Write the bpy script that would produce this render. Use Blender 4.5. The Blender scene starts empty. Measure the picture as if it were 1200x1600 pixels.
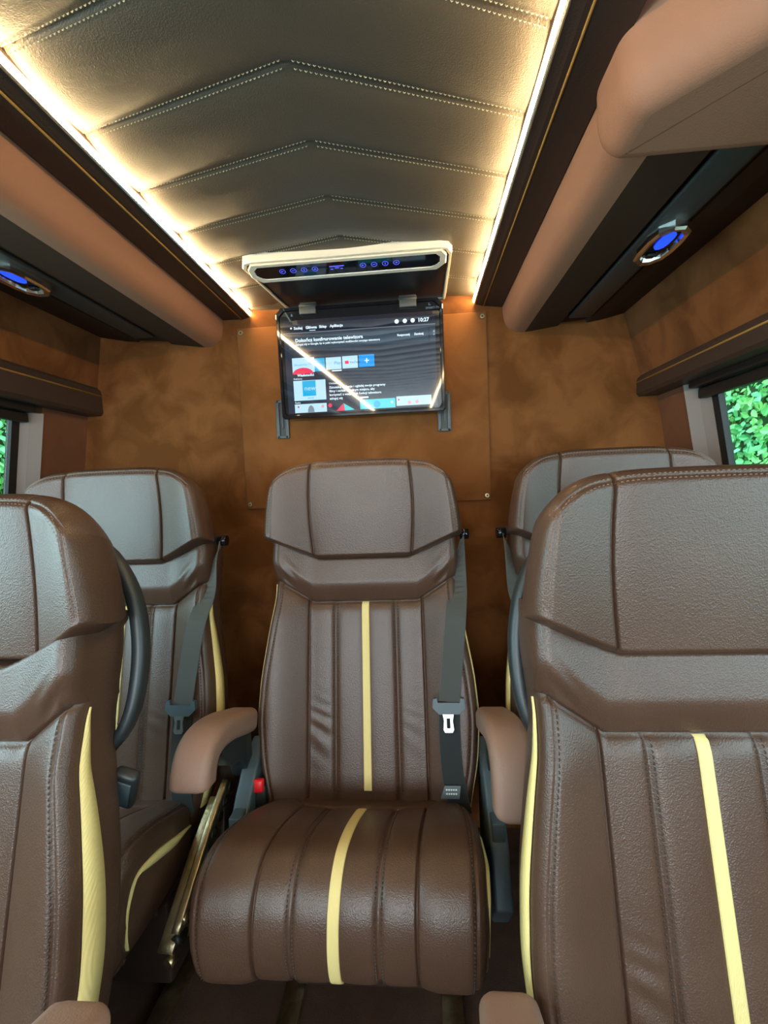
import bpy, bmesh, math
import numpy as np
from mathutils import Vector, Matrix
SC = bpy.context.scene
COL = SC.collection
PI = math.pi
# ------------------------------------------------------------------ camera
CAM_Z = 1.15
cd = bpy.data.cameras.new('camera'); cam = bpy.data.objects.new('camera', cd); COL.objects.link(cam)
right = Vector((0.9963, 0.0746, -0.0413)); fwd = Vector((-0.0777, 0.9953, -0.0548))
fwd = Vector((-0.0753 - 0.0027, 0.9953, -0.0582 + 0.0034))
_f = 700.0
_d = Vector((53, 41, _f)).normalized()
_m = .0367
_x = Vector((1, _m, -(_d.x + _m*_d.y)/_d.z)).normalized()
_z = _x.cross(_d); _z = -_z if _z.y < 0 else _z
right = Vector((_x.x, _d.x, _z.x)); up = Vector((_x.y, _d.y, _z.y)); fwd = Vector((_x.z, _d.z, _z.z))
cam.matrix_world = Matrix(((right.x, up.x, -fwd.x, 0), (right.y, up.y, -fwd.y, 0), (right.z, up.z, -fwd.z, CAM_Z), (0, 0, 0, 1)))
cd.sensor_fit = 'VERTICAL'; cd.sensor_height = 24; cd.sensor_width = 18; cd.lens = 24*_f/1600
cd.clip_start = .01
SC.camera = cam
# ------------------------------------------------------------------ view, world, daylight
SC.view_settings.view_transform = 'Standard'; SC.view_settings.look = 'None'
SC.view_settings.exposure = 0.35; SC.view_settings.gamma = 1; SC.view_settings.use_curve_mapping = False
w = bpy.data.worlds.new('sky'); SC.world = w; w.use_nodes = True
bg = w.node_tree.nodes['Background']; bg.inputs[0].default_value = (.72, .88, 1, 1); bg.inputs[1].default_value = 3.8
def area(name, loc, rot, sx, sy, e, col):
    l = bpy.data.lights.new(name, 'AREA'); l.shape = 'RECTANGLE'; l.size = sx; l.size_y = sy; l.energy = e; l.color = col
    o = bpy.data.objects.new(name, l); COL.objects.link(o); o.location = loc; o.rotation_euler = rot; return o
COOL = (.60, .87, 1.0)
area('daylight_windscreen', (-.2, -2.95, 1.25), (PI/2, 0, 0), 1.5, .75, 58, (.82, .94, 1.0))
area('daylight_left_windows', (-1.28, -.75, 1.12), (0, -PI/2, 0), .5, 2.9, 40, COOL)
area('daylight_right_windows', (.96, -.75, 1.12), (0, PI/2, 0), .5, 2.9, 15, COOL)
# ------------------------------------------------------------------ materials
MT = {}
def mat(name, col, rough=.5, metal=0, spec=.5, emis=None, es=0, bump=None, var=None, sheen=0, coat=0, alpha=None):
    """bump = (kind, scale, distance); var = (colour2, scale, detail)"""
    m = bpy.data.materials.new(name); m.use_nodes = True; nt = m.node_tree; b = nt.nodes['Principled BSDF']
    b.inputs['Base Color'].default_value = (*col, 1); b.inputs['Roughness'].default_value = rough
    b.inputs['Metallic'].default_value = metal; b.inputs['Specular IOR Level'].default_value = spec
    if sheen: b.inputs['Sheen Weight'].default_value = sheen; b.inputs['Sheen Roughness'].default_value = .4
    if coat: b.inputs['Coat Weight'].default_value = coat
    if emis: b.inputs['Emission Color'].default_value = (*emis, 1); b.inputs['Emission Strength'].default_value = es
    tc = nt.nodes.new('ShaderNodeTexCoord')
    if var:
        n = nt.nodes.new('ShaderNodeTexNoise'); n.inputs['Scale'].default_value = var[1]; n.inputs['Detail'].default_value = 5; n.inputs['Distortion'].default_value = .6
        r = nt.nodes.new('ShaderNodeValToRGB'); r.color_ramp.elements[0].position = .38; r.color_ramp.elements[1].position = .62
        r.color_ramp.elements[0].color = (*col, 1); r.color_ramp.elements[1].color = (*var[0], 1)
        nt.links.new(tc.outputs['Object'], n.inputs['Vector']); nt.links.new(n.outputs['Fac'], r.inputs['Fac']); nt.links.new(r.outputs['Color'], b.inputs['Base Color'])
    if bump:
        kind, sc, dist = bump
        bp = nt.nodes.new('ShaderNodeBump'); bp.inputs['Distance'].default_value = dist; bp.inputs['Strength'].default_value = 1
        if kind == 'leather':
            v = nt.nodes.new('ShaderNodeTexVoronoi'); v.feature = 'F1'; v.inputs['Scale'].default_value = sc
            n2 = nt.nodes.new('ShaderNodeTexNoise'); n2.inputs['Scale'].default_value = sc*.6; n2.inputs['Detail'].default_value = 3
            ad = nt.nodes.new('ShaderNodeMath'); ad.operation = 'ADD'
            nt.links.new(tc.outputs['Object'], v.inputs['Vector']); nt.links.new(tc.outputs['Object'], n2.inputs['Vector'])
            nt.links.new(v.outputs['Distance'], ad.inputs[0]); nt.links.new(n2.outputs['Fac'], ad.inputs[1]); nt.links.new(ad.outputs[0], bp.inputs['Height'])
        elif kind == 'weave':
            wv = nt.nodes.new('ShaderNodeTexWave'); wv.inputs['Scale'].default_value = sc; wv.inputs['Distortion'].default_value = .3
            nt.links.new(tc.outputs['Object'], wv.inputs['Vector']); nt.links.new(wv.outputs['Fac'], bp.inputs['Height'])
        else:
            n2 = nt.nodes.new('ShaderNodeTexNoise'); n2.inputs['Scale'].default_value = sc; n2.inputs['Detail'].default_value = 4
            nt.links.new(tc.outputs['Object'], n2.inputs['Vector']); nt.links.new(n2.outputs['Fac'], bp.inputs['Height'])
        nt.links.new(bp.outputs['Normal'], b.inputs['Normal'])
    MT[name] = m; return m
mat('leather', (.070, .034, .021), .37, spec=.5, bump=('leather', 480, .00028), var=((.080, .040, .025), 6, 3))
mat('thread_brown', (.030, .013, .007), .7)
mat('thread_tan', (.20, .115, .07), .7)
mat('cream', (.82, .64, .26), .55, bump=('weave', 260, .0003))
mat('leather_tan', (.27, .155, .115), .55, spec=.4, bump=('leather', 500, .0002))
mat('plastic_dark', (.018, .022, .025), .42)
mat('plastic_grey', (.06, .085, .10), .45)
mat('webbing', (.013, .016, .017), .55, sheen=.4, bump=('weave', 330, .0003))
mat('webbing_light', (.062, .062, .057), .6, sheen=.3, bump=('weave', 330, .0003))
mat('chrome', (.85, .85, .83), .16, metal=1)
mat('steel', (.75, .80, .78), .3, metal=1)
mat('zinc', (.40, .31, .17), .38, metal=1, bump=('noise', 120, .001), var=((.55, .45, .28), 30, 3))
mat('red', (.75, .01, .015), .35)
mat('suede', (.180, .066, .020), .95, spec=.1, sheen=.08, var=((.108, .037, .010), 9, 5), bump=('noise', 500, .0003))
mat('suede_board', (.190, .072, .022), .95, spec=.1, sheen=.08, var=((.14, .050, .014), 7, 5), bump=('noise', 500, .0003))
mat('duct', (.33, .155, .095), .62, spec=.3, bump=('leather', 600, .00015))
mat('rail', (.036, .042, .044), .45)
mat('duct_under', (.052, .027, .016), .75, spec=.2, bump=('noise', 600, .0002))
mat('trim_dark', (.040, .022, .016), .5, bump=('leather', 600, .0002))
mat('gold_piping', (.42, .22, .05), .5)
mat('ceiling_leather', (.078, .062, .046), .45, spec=.5, bump=('leather', 520, .0003))
mat('thread_cream', (.80, .72, .50), .6)
mat('led', (1, 1, 1), .5, emis=(1, .72, .36), es=74)
mat('black_gap', (.012, .011, .011), .8)
mat('blue_led', (.02, .03, .2), .3, emis=(.01, .06, 1.0), es=1.3)
mat('blue_icon', (.02, .03, .2), .3, emis=(.10, .12, 1.0), es=1.1)
mat('gloss_black', (.006, .006, .008), .06)
mat('glass_black', (.008, .009, .012), .035, spec=.9)
mat('matt_black', (.014, .018, .022), .38)
mat('white_frame', (.55, .51, .43), .22, coat=.4)
mat('blind', (.012, .010, .010), .5)
mat('reveal', (.17, .13, .115), .55)
mat('rubber', (.008, .008, .008), .5)
mat('carpet', (.085, .038, .022), .95, bump=('noise', 700, .002), var=((.06, .026, .015), 15, 4))
mat('pillar', (.16, .055, .022), .85, var=((.13, .045, .018), 8, 3))
mat('leaf', (.14, .66, .27), .4, spec=.6, var=((.30, .80, .22), 3.0, 3))
mat('leaf_back', (.02, .09, .03), .8)
mat('grass', (.06, .14, .03), .9)
mat('label_white', (.6, .7, .7), .5)
def ui(name, col, es=1.0):
    m = mat(name, (.006, .006, .008), .04, spec=.9, emis=col, es=es); return m
ui('ui_white', (.70, .88, 1.0), 1.0); ui('ui_tile', (.50, .78, .98), .85); ui('ui_blue', (.0, .30, .85), .9); ui('ui_cyan', (.0, .42, .75), .85)
ui('ui_teal', (.05, .70, .75), .8); ui('ui_red', (.9, .05, .12), .8); ui('ui_bar', (.030, .055, .080), .9); ui('ui_top', (.006, .009, .022), .8); ui('ui_grey', (.25, .33, .40), .7)
ui('ui_dark', (.02, .03, .05), .8); ui('ui_pink', (.9, .45, .5), .7)
def glass_mat():
    m = bpy.data.materials.new('window_glass'); m.use_nodes = True; nt = m.node_tree; nt.nodes.clear()
    o = nt.nodes.new('ShaderNodeOutputMaterial'); mx = nt.nodes.new('ShaderNodeMixShader'); t = nt.nodes.new('ShaderNodeBsdfTransparent'); g = nt.nodes.new('ShaderNodeBsdfGlossy')
    t.inputs[0].default_value = (.93, .98, .96, 1); g.inputs[1].default_value = .02; mx.inputs[0].default_value = .06
    nt.links.new(t.outputs[0], mx.inputs[1]); nt.links.new(g.outputs[0], mx.inputs[2]); nt.links.new(mx.outputs[0], o.inputs[0]); MT['glass'] = m
glass_mat()
# ------------------------------------------------------------------ mesh helpers
class MB:
    def __init__(s): s.v = []; s.f = []; s.m = []; s.mats = []; s.sm = []
    def mi(s, name):
        if name not in s.mats: s.mats.append(name)
        return s.mats.index(name)
    def add(s, verts, faces, m, smooth=True):
        o = len(s.v); s.v.extend([tuple(map(float, p)) for p in verts]); k = s.mi(m)
        for f in faces: s.f.append(tuple(i+o for i in f)); s.m.append(k); s.sm.append(smooth)
        return s
    def grid(s, P, m, closed=False, smooth=True, flip=False):
        """P array (nv, nu, 3)"""
        nv, nu = P.shape[:2]; fs = []
        for j in range(nv-1):
            for i in range(nu if closed else nu-1):
                a = j*nu+i; b = j*nu+(i+1) % nu; c = b+nu; d = a+nu
                fs.append((a, b, c, d) if not flip else (d, c, b, a))
        return s.add(P.reshape(-1, 3), fs, m, smooth)
    def box(s, c, sz, m, r=0, rot=None, seg=3):
        bm = bmesh.new(); bmesh.ops.create_cube(bm, size=1); bmesh.ops.scale(bm, vec=sz, verts=bm.verts)
        if r: bmesh.ops.bevel(bm, geom=bm.edges[:], offset=r, segments=seg, profile=.5, affect='EDGES')
        if rot: bmesh.ops.rotate(bm, cent=(0, 0, 0), matrix=rot.to_matrix() if hasattr(rot, 'to_matrix') else rot, verts=bm.verts)
        bmesh.ops.translate(bm, vec=c, verts=bm.verts)
        s.add([v.co[:] for v in bm.verts], [[v.index for v in f.verts] for f in bm.faces], m, r > 0); bm.free(); return s
    def prism(s, pts, axis, a, b, m, r=0, smooth=False):
        """extrude a 2-D outline along an axis"""
        bm = bmesh.new()
        def P(p, t): return (t, p[0], p[1]) if axis == 0 else ((p[0], t, p[1]) if axis == 1 else (p[0], p[1], t))
        vs = [bm.verts.new(P(p, a)) for p in pts]; f = bm.faces.new(vs)
        e = bmesh.ops.extrude_face_region(bm, geom=[f]); ev = [g for g in e['geom'] if isinstance(g, bmesh.types.BMVert)]
        bmesh.ops.translate(bm, vec=Vector(P((0, 0), b-a)), verts=ev)
        bmesh.ops.recalc_face_normals(bm, faces=bm.faces)
        if r: bmesh.ops.bevel(bm, geom=bm.edges[:], offset=r, segments=4, profile=.5, affect='EDGES', clamp_overlap=True)
        bm.verts.index_update()
        s.add([v.co[:] for v in bm.verts], [[v.index for v in f.verts] for f in bm.faces], m, smooth or r > 0); bm.free(); return s
    def sweep(s, path, sec, m, cap=True, smooth=True, side=None):
        """path list of points; sec list of 2-D points or fn(t) -> list; side: width direction(s)"""
        path = [Vector(p) for p in path]; n = len(path); rows = []
        for i, p in enumerate(path):
            t = (path[min(i+1, n-1)]-path[max(i-1, 0)]).normalized(); sd = side[i] if isinstance(side, list) else side
            sd = Vector(sd) if sd is not None else Vector((1, 0, 0)); sd = (sd - t*sd.dot(t)).normalized(); nn = t.cross(sd)
            q = sec(i/(n-1)) if callable(sec) else sec
            rows.append([p+sd*a+nn*b for a, b in q])
        P = np.array([[list(v) for v in r] for r in rows]); s.grid(P, m, closed=True, smooth=smooth)
        k = P.shape[1]; o = len(s.v)-P.shape[0]*k; mi = s.mi(m)
        if cap:
            s.f.append(tuple(o+i for i in range(k))[::-1]); s.m.append(mi); s.sm.append(False)
            e = o+(P.shape[0]-1)*k; s.f.append(tuple(e+i for i in range(k))); s.m.append(mi); s.sm.append(False)
        return s
    def cyl(s, c, r, h, m, axis=(0, 0, 1), n=20, r2=None, smooth=True):
        a = Vector(axis).normalized(); c = Vector(c)
        sd = a.orthogonal()
        r2 = r if r2 is None else r2
        return s.sweep([c-a*h/2, c+a*h/2], lambda t: [((r+(r2-r)*t)*math.cos(2*PI*i/n), (r+(r2-r)*t)*math.sin(2*PI*i/n)) for i in range(n)], m, side=sd, smooth=smooth)
    def thread(s, p, q, wdt, m, nrm):
        """one stitch between two surface points"""
        p = Vector(p); q = Vector(q); nrm = Vector(nrm).normalized(); t = (q-p); l = t.length
        if l < 1e-6: return
        sd = t.normalized().cross(nrm)*wdt/2; h = nrm*wdt*.55
        V = [p-h*.4, p+sd*.6+h*.1+t*.15, p-sd*.6+h*.1+t*.15, p+h+t*.5+sd*.7, p+h+t*.5-sd*.7, q+sd*.6+h*.1-t*.15, q-sd*.6+h*.1-t*.15, q-h*.4]
        s.add(V, [(0, 1, 2), (1, 3, 4, 2), (3, 5, 6, 4), (5, 7, 6)], m, True)
    def build(s, name, parent=None, loc=None):
        me = bpy.data.meshes.new(name); me.from_pydata(s.v, [], s.f)
        for k in s.mats: me.materials.append(MT[k])
        me.polygons.foreach_set('material_index', s.m); me.polygons.foreach_set('use_smooth', s.sm); me.update()
        o = bpy.data.objects.new(name, me); COL.objects.link(o)
        if parent: o.parent = parent
        if loc: o.location = loc
        return o
def fixn(o):
    bm = bmesh.new(); bm.from_mesh(o.data); bmesh.ops.recalc_face_normals(bm, faces=bm.faces); bm.to_mesh(o.data); bm.free(); return o
def empty(name, loc=(0, 0, 0), rz=0):
    o = bpy.data.objects.new(name, None); COL.objects.link(o); o.location = loc; o.rotation_euler = (0, 0, rz); o.empty_display_size = .05; return o
def tag(o, label=None, cat=None, group=None, kind=None):
    if label: o['label'] = label
    if cat: o['category'] = cat
    if group: o['group'] = group
    if kind: o['kind'] = kind
    return o
def text_into(mb, txt, size, fn, m, align='LEFT', bold=0):
    cu = bpy.data.curves.new('t', 'FONT'); cu.body = txt; cu.size = size; cu.align_x = align; cu.resolution_u = 2; cu.offset = bold
    ob = bpy.data.objects.new('t', cu); COL.objects.link(ob); bpy.context.view_layer.update()
    dg = bpy.context.evaluated_depsgraph_get(); me = bpy.data.meshes.new_from_object(ob.evaluated_get(dg))
    mb.add([fn(v.co.x, v.co.y) for v in me.vertices], [tuple(p.vertices) for p in me.polygons], m, False)
    bpy.data.objects.remove(ob); bpy.data.meshes.remove(me); bpy.data.curves.remove(cu)
def gs(d, s): return np.exp(-(d/s)**2)
def sstep(a, b, x):
    t = np.clip((x-a)/(b-a), 0, 1); return t*t*(3-2*t)
def rrect(wd, ht, r, n=5):
    pts = []
    for cx, cy, a0 in ((wd/2-r, ht/2-r, 0), (-wd/2+r, ht/2-r, 90), (-wd/2+r, -ht/2+r, 180), (wd/2-r, -ht/2+r, 270)):
        for k in range(n+1):
            a = math.radians(a0+90*k/n); pts.append((cx+r*math.cos(a), cy+r*math.sin(a)))
    return pts
def spline(pts, n):
    """Catmull-Rom through points"""
    P = [np.array(p, float) for p in pts]; P = [2*P[0]-P[1]]+P+[2*P[-1]-P[-2]]; out = []
    m = len(P)-3
    for k in range(n):
        t = k/(n-1)*m; i = min(int(t), m-1); t -= i; a, b, c, d = P[i:i+4]
        out.append(.5*((2*b)+(c-a)*t+(2*a-5*b+4*c-d)*t*t+(3*b-a-3*c+d)*t**3))
    return out
# ================================================================== THE SETTING
YB = 1.40; YF = -3.0; ZT = 1.724
XL0, XR0 = -.500, .186             # ceiling edges
STEP = .045                        # rear platform
# floor
b = MB(); b.box((-.2, (YF+.62)/2, -.042), (2.3, .62-YF, .06), 'carpet'); tag(b.build('floor'), kind='structure')
b = MB(); b.box((-.2, 1.02, STEP-.05), (2.3, .80, .10), 'carpet'); tag(b.build('trim_1'), kind='structure')
# back wall
b = MB(); b.box((-.2, YB+.03, .9), (2.1, .06, 1.9), 'suede'); tag(b.build('wall_back'), kind='structure')
# front bulkhead with the windscreen opening
b = MB(); b.box((-.2, YF-.03, .42), (2.2, .06, .84), 'trim_dark'); b.box((-.2, YF-.03, 1.72), (2.2, .06, .16), 'trim_dark')
tag(b.build('wall_front'), kind='structure')
b = MB(); b.box((-.2, YF-.03, 1.24), (2.2, .006, .80), 'glass'); o = b.build('window_3'); tag(o, kind='structure')
# roof slab over everything
b = MB(); b.box((-.2, (YB+YF)/2, 1.80), (2.3, YB-YF, .06), 'black_gap'); tag(b.build('ceiling_1'), kind='structure')
# ---- quilted leather ceiling
APX = -.156
def seam_off(x): return np.where(x < APX, .235*(APX-x), .375*(x-APX))
P0 = .1385; Y0 = 1.033
def ceil_h(x, y):
    yy = (y-seam_off(x)-Y0)/P0; d = (yy-np.round(yy))*P0
    puff = .0105*np.sqrt(np.clip(1-(np.abs(yy-np.floor(yy)-.5)*2)**2.2, 0, 1))
    band = .5*(1-sstep(.003, .008, np.abs(d)))*.004
    return ZT - puff - band + .002*gs(d, .0022)
b = MB()
for (ya, yb, dy, nx) in ((.25, YB, .0028, 90), (YF, .25, .012, 24)):
    ys = np.linspace(ya, yb, int((yb-ya)/dy)); xs = np.linspace(XL0, XR0, nx); X, Y = np.meshgrid(xs, ys)
    b.grid(np.dstack([X, Y, ceil_h(X, Y)]), 'ceiling_leather', flip=True)
for k in range(-5, 3):
    for off in (-.0058, .0058):
        t = XL0+.004
        while t < XR0-.006:
            if abs(t-APX) > .004:
                q = t+.0042; p3 = []
                for xx in (t, q):
                    yy = Y0+k*P0+off+float(seam_off(np.array(xx)))
                    p3.append((xx, yy, float(ceil_h(np.array(xx), np.array(yy)))-.0006))
                if max(p3[0][1], p3[1][1]) < YB-.005: b.thread(p3[0], p3[1], .0024, 'thread_cream', (0, 0, -1))
            t += .0066
tag(b.build('ceiling'), kind='structure')
# ---- light strips and dark trims beside the ceiling
def side_run(s):
    """s=-1 left, 1 right; returns X function for right-hand style offsets"""
    return None
for s, xe, zl, xo, zo, lab, n in ((-1, XL0, 1.712, -.590, 1.700, 'left', 2), (1, XR0, 1.702, .270, 1.680, 'right', 3)):
    b = MB()
    # slim trim board: inner lip, slanted inner face holding the strip, flat bottom
    pr = [(xe, 1.76), (xe, zl+.006), (xe+s*.002, zl), (xe+s*.006, zl-.014), (xe+s*.018, zl-.0175), (xe+s*.022, zl-.019), (xo, zo-.006), (xo+s*.004, zo), (xo+s*.004, 1.76)]
    b.prism(pr, 1, YF, YB-.001, 'trim_dark', smooth=False)
    yp = np.linspace(YF, YB-.002, 12)
    b.sweep([(xe+s*.0305, y, zl-.0205) for y in yp], [(.0018*math.cos(a), .0018*math.sin(a)) for a in np.linspace(0, 2*PI, 9)[:-1]], 'gold_piping', side=(1, 0, 0))
    tag(b.build('trim_%d' % n), kind='structure')
    t = empty('light_strip', (xe, -.8, zl)); tag(t, 'warm white light strip glowing along the %s edge of the ceiling' % lab, 'light', 'ceiling light strips')
    b = MB()
    c1 = np.array((xe+s*.0005, zl-.001)); c2 = np.array((xe+s*.0045, zl-.0115)); nn = np.array((-s*.93, -.36))*.0028
    b.prism([tuple(c1), tuple(c1+nn), tuple(c2+nn), tuple(c2)], 1, YF+.05, YB-.003, 'led'); o = b.build('diffuser', t, (-xe, .8, -zl))
    b = MB(); c3 = c2+nn*1.3
    b.prism([tuple(c2), tuple(c3), tuple(c3+np.array((s*.002, -.003))), tuple(c2+np.array((s*.004, -.001)))], 1, YF+.05, YB-.003, 'steel'); b.build('channel', t, (-xe, .8, -zl))
# ---- overhead ducts (continuous mouldings)
def duct(s, n, prof, y0, y1):
    b = MB(); pts = spline(prof, 40); ys = list(np.linspace(y0, y1, 8))
    P = np.array([[(p[0], y, p[1]) for p in pts] for y in ys]); mid = 28
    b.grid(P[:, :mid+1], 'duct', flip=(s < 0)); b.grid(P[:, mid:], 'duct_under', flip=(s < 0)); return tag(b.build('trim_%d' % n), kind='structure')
duct(-1, 4, [(-.590, 1.76), (-.592, 1.70), (-.594, 1.665), (-.602, 1.637), (-.622, 1.619), (-.655, 1.615), (-.70, 1.621), (-.745, 1.628)], YF, YB)
duct(1, 5, [(.272, 1.76), (.272, 1.68), (.274, 1.645), (.282, 1.618), (.302, 1.601), (.335, 1.597), (.375, 1.601), (.415, 1.606)], .64, YB)
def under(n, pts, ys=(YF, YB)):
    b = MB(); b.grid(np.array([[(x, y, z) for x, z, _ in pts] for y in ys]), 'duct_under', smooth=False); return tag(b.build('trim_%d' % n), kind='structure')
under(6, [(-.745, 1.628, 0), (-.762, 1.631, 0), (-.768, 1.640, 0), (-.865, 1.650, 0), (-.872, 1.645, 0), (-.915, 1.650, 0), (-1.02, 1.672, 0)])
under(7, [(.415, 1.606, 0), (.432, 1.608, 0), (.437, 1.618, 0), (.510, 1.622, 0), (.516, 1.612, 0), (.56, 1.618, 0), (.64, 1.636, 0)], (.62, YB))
# grooved dark plastic rails that carry the lamps
for n, x, z, lab in ((8, -.817, 1.641, 'left'), (9, .474, 1.613, 'right')):
    y_ = YF if n == 8 else .62; b = MB(); b.box((x, (y_+1.34)/2, z), (.060, 1.34-y_, .014), 'rail', r=.004); b.box((x+(-.036 if n == 8 else .034), (y_+1.34)/2, z+.006), (.008, 1.34-y_, .012), 'rubber')
    tag(b.build('trim_%d' % n), kind='structure')
# reading lamps with blue light
for s, x, y, z, rz, lab in ((-1, -.838, .928, 1.632, 0.0, 'blue reading lamp in a chrome bezel under the left duct'), (1, .487, .938, 1.604, 0.0, 'blue reading lamp in a chrome bezel under the right duct')):
    t = empty('reading_lamp', (x, y, z), rz); tag(t, lab, 'lamp', 'reading lamps under the ducts')
    def hexo(sx, sy): return [(sx*a, sy*c) for a, c in ((-.30, -1), (.30, -1), (.85, -.72), (1, -.3), (1, .3), (.85, .72), (.30, 1), (-.30, 1), (-.85, .72), (-1, .3), (-1, -.3), (-.85, -.72))]
    b = MB()
    def ring(a1, b1, z1): return [(px, py, z1) for px, py in hexo(a1, b1)]
    R = [ring(.035, .071, .002), ring(.034, .070, -.010), ring(.031, .066, -.014), ring(.024, .056, -.012), ring(.021, .051, -.003)]
    b.grid(np.array(R), 'chrome', closed=True, smooth=False); fixn(b.build('bezel', t))
    b = MB(); b.prism(hexo(.0215, .052), 2, -.005, -.001, 'gloss_black'); b.build('lens_plate', t)
    b = MB(); b.prism([(p[0], p[1]) for p in hexo(.012, .030)], 2, -.009, -.005, 'blue_led', r=.0015); b.build('lens', t, (.004 if s < 0 else 0, -.018 if s < 0 else -.016, 0))
    b = MB(); b.box((0, .038, -.008), (.016, .014, .006), 'rubber', r=.002); b.build('switch', t)
# right-hand bulge of the duct nearer the doorway
b = MB(); poly = [(.262, .695), (.262, .580), (.78, .075), (.78, .695)]
def round_poly(P, r, n=8):
    out = []; m = len(P)
    for i_ in range(m):
        p0, p1, p2 = (np.array(P[(i_+k) % m], float) for k in (-1, 0, 1)); a_ = (p0-p1)/np.linalg.norm(p0-p1); c_ = (p2-p1)/np.linalg.norm(p2-p1)
        half = math.acos(float(np.clip(a_ @ c_, -1, 1)))/2; dd = min(r/math.tan(half), .4*min(np.linalg.norm(p0-p1), np.linalg.norm(p2-p1))); s0, s1 = p1+a_*dd, p1+c_*dd
        for t_ in np.linspace(0, 1, n): out.append((1-t_)**2*s0+2*t_*(1-t_)*p1+t_*t_*s1)
    return np.array(out)
RP = round_poly(poly, .05); TG = np.roll(RP, -1, 0)-np.roll(RP, 1, 0); TG /= np.linalg.norm(TG, axis=1)[:, None]; NI = np.stack([-TG[:, 1], TG[:, 0]], 1)
rg = []
for z_, in_ in [(1.775, 0)]+[(1.588+.050*(1-math.sin(a_)), .036*(1-math.cos(a_))) for a_ in np.linspace(0, PI/2, 10)]:
    q_ = RP+NI*in_; rg.append([(p[0], p[1], z_) for p in q_])
b.grid(np.array(rg), 'duct', closed=True); b.add(rg[-1], [tuple(range(len(RP)))[::-1]], 'duct', False)
tag(b.build('trim_10'), kind='structure')
# ---- side walls
def wall_side(s, n, upx, lean0, zlo_t, zhi_t, glx, ygl, ztop, yp):
    # upper suede band
    b = MB(); (xa, za), (xb, zb) = upx
    b.prism([(xa, za), (xb, zb), (xb+s*.10, zb), (xa+s*.10, za)], 1, YF, YB, 'suede'); tag(b.build('wall_%s' % n), kind='structure')
    def px(z): return lean0[0]+s*.15*(lean0[1]-z)
    def gx(z): return glx[0]+s*.15*(glx[1]-z)
    # lower wall and rear pillar
    b = MB(); zb_ = .78
    b.prism([(px(zb_), zb_), (px(0), 0), (px(0)+s*.12, 0), (px(zb_)+s*.12, zb_)], 1, YF, YB, 'pillar')
    b.prism([(px(zb_), zb_), (px(1.40), 1.44), (px(1.40)+s*.045, 1.44), (px(zb_)+s*.045, zb_)], 1, yp, YB, 'pillar')
    tag(b.build('wall_%s_lower' % n), kind='structure')
    # reveal, frame and glass
    t = MB()
    P = [[(px(z), yp, z), (px(z)+s*.004, yp-.004, z), (px(z)+s*.022, yp-.024, z), (px(z)+s*.0225, yp-.0235, z), (gx(z)-s*.002, ygl+.022, z)] for z in (zb_, 1.40)]
    t.grid(np.array(P), 'reveal', smooth=False)
    t.prism([(gx(zb_)-s*.006, zb_), (gx(1.42)-s*.006, 1.42), (gx(1.42)+s*.010, 1.42), (gx(zb_)+s*.010, zb_)], 1, ygl, ygl+.024, 'rubber')
    t.prism([(px(zb_), zb_-.01), (px(zb_+.02), zb_+.02), (gx(zb_+.02)+s*.03, zb_+.02), (gx(zb_)+s*.03, zb_-.01)], 1, YF, yp, 'reveal')
    o = t.build('window_%d' % (1 if s < 0 else 2)); tag(o, kind='structure')
    for k, ym in enumerate((-.55, -1.9)):
        q = MB(); q.prism([(gx(zb_)-s*.01, zb_), (gx(1.42)-s*.01, 1.42), (gx(1.42)+s*.03, 1.42), (gx(zb_)+s*.03, zb_)], 1, ym, ym+.08, 'rubber'); q.build('window_frame', o)
    q = MB(); q.prism([(gx(zb_)+s*.004, zb_), (gx(1.42)+s*.004, 1.42), (gx(1.42)+s*.008, 1.42), (gx(zb_)+s*.008, zb_)], 1, YF, ygl, 'glass'); q.build('pane', o)
    # header trim with gold piping
    b = MB(); xt = lerp_x(upx, zhi_t)
    xi = xt - s*.012
    b.prism([(xi, zhi_t), (xi-s*.002, zhi_t-.012), (xi-s*.0035, zlo_t+.008), (xi+s*.004, zlo_t), (gx(1.36)+s*.03, zlo_t), (gx(1.36)+s*.03, zhi_t+.05), (xt+s*.02, zhi_t+.03)], 1, YF, YB-.002, 'trim_dark')
    zg = zhi_t-(.018 if s < 0 else .013)
    b.sweep([(xi-s*.0025, y, zg) for y in np.linspace(YF, YB-.003, 10)], [(.0024*math.cos(a), .0024*math.sin(a)) for a in np.linspace(0, 2*PI, 9)[:-1]], 'gold_piping', side=(1, 0, 0))
    tag(b.build('trim_%d' % (11 if s < 0 else 12)), kind='structure')
    # blind cassette
    t = empty('roller_blind', (gx(1.37), -.9, ztop)); tag(t, 'rolled up black window blind in its case above the %s window' % n, 'blind', 'roller blinds above the windows')
    off = (-gx(1.37), .9, -ztop)
    q = MB(); q.box((gx(ztop+.04)-s*.028, (YF+yp-.03)/2, ztop+.044), (.040, yp-.03-YF, .036), 'blind', r=.004); q.build('case', t, off)
    q = MB(); q.box((gx(ztop)-s*.022, (YF+yp-.035)/2, ztop+.012), (.022, yp-.035-YF, .026), 'blind', r=.004); q.build('bottom_bar', t, off)
def lerp_x(upx, z):
    (xa, za), (xb, zb) = upx; return xa+(xb-xa)*(z-za)/(zb-za)
wall_side(-1, 'left', ((-1.036, 1.42), (-.999, 1.675)), (-1.060, 1.41), 1.418, 1.498, (-1.108, 1.374), 1.160, 1.372, 1.222)
wall_side(1, 'right', ((.683, 1.388), (.620, 1.640)), (.710, 1.387), 1.387, 1.440, (.764, 1.311), 1.190, 1.345, 1.262)
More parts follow.
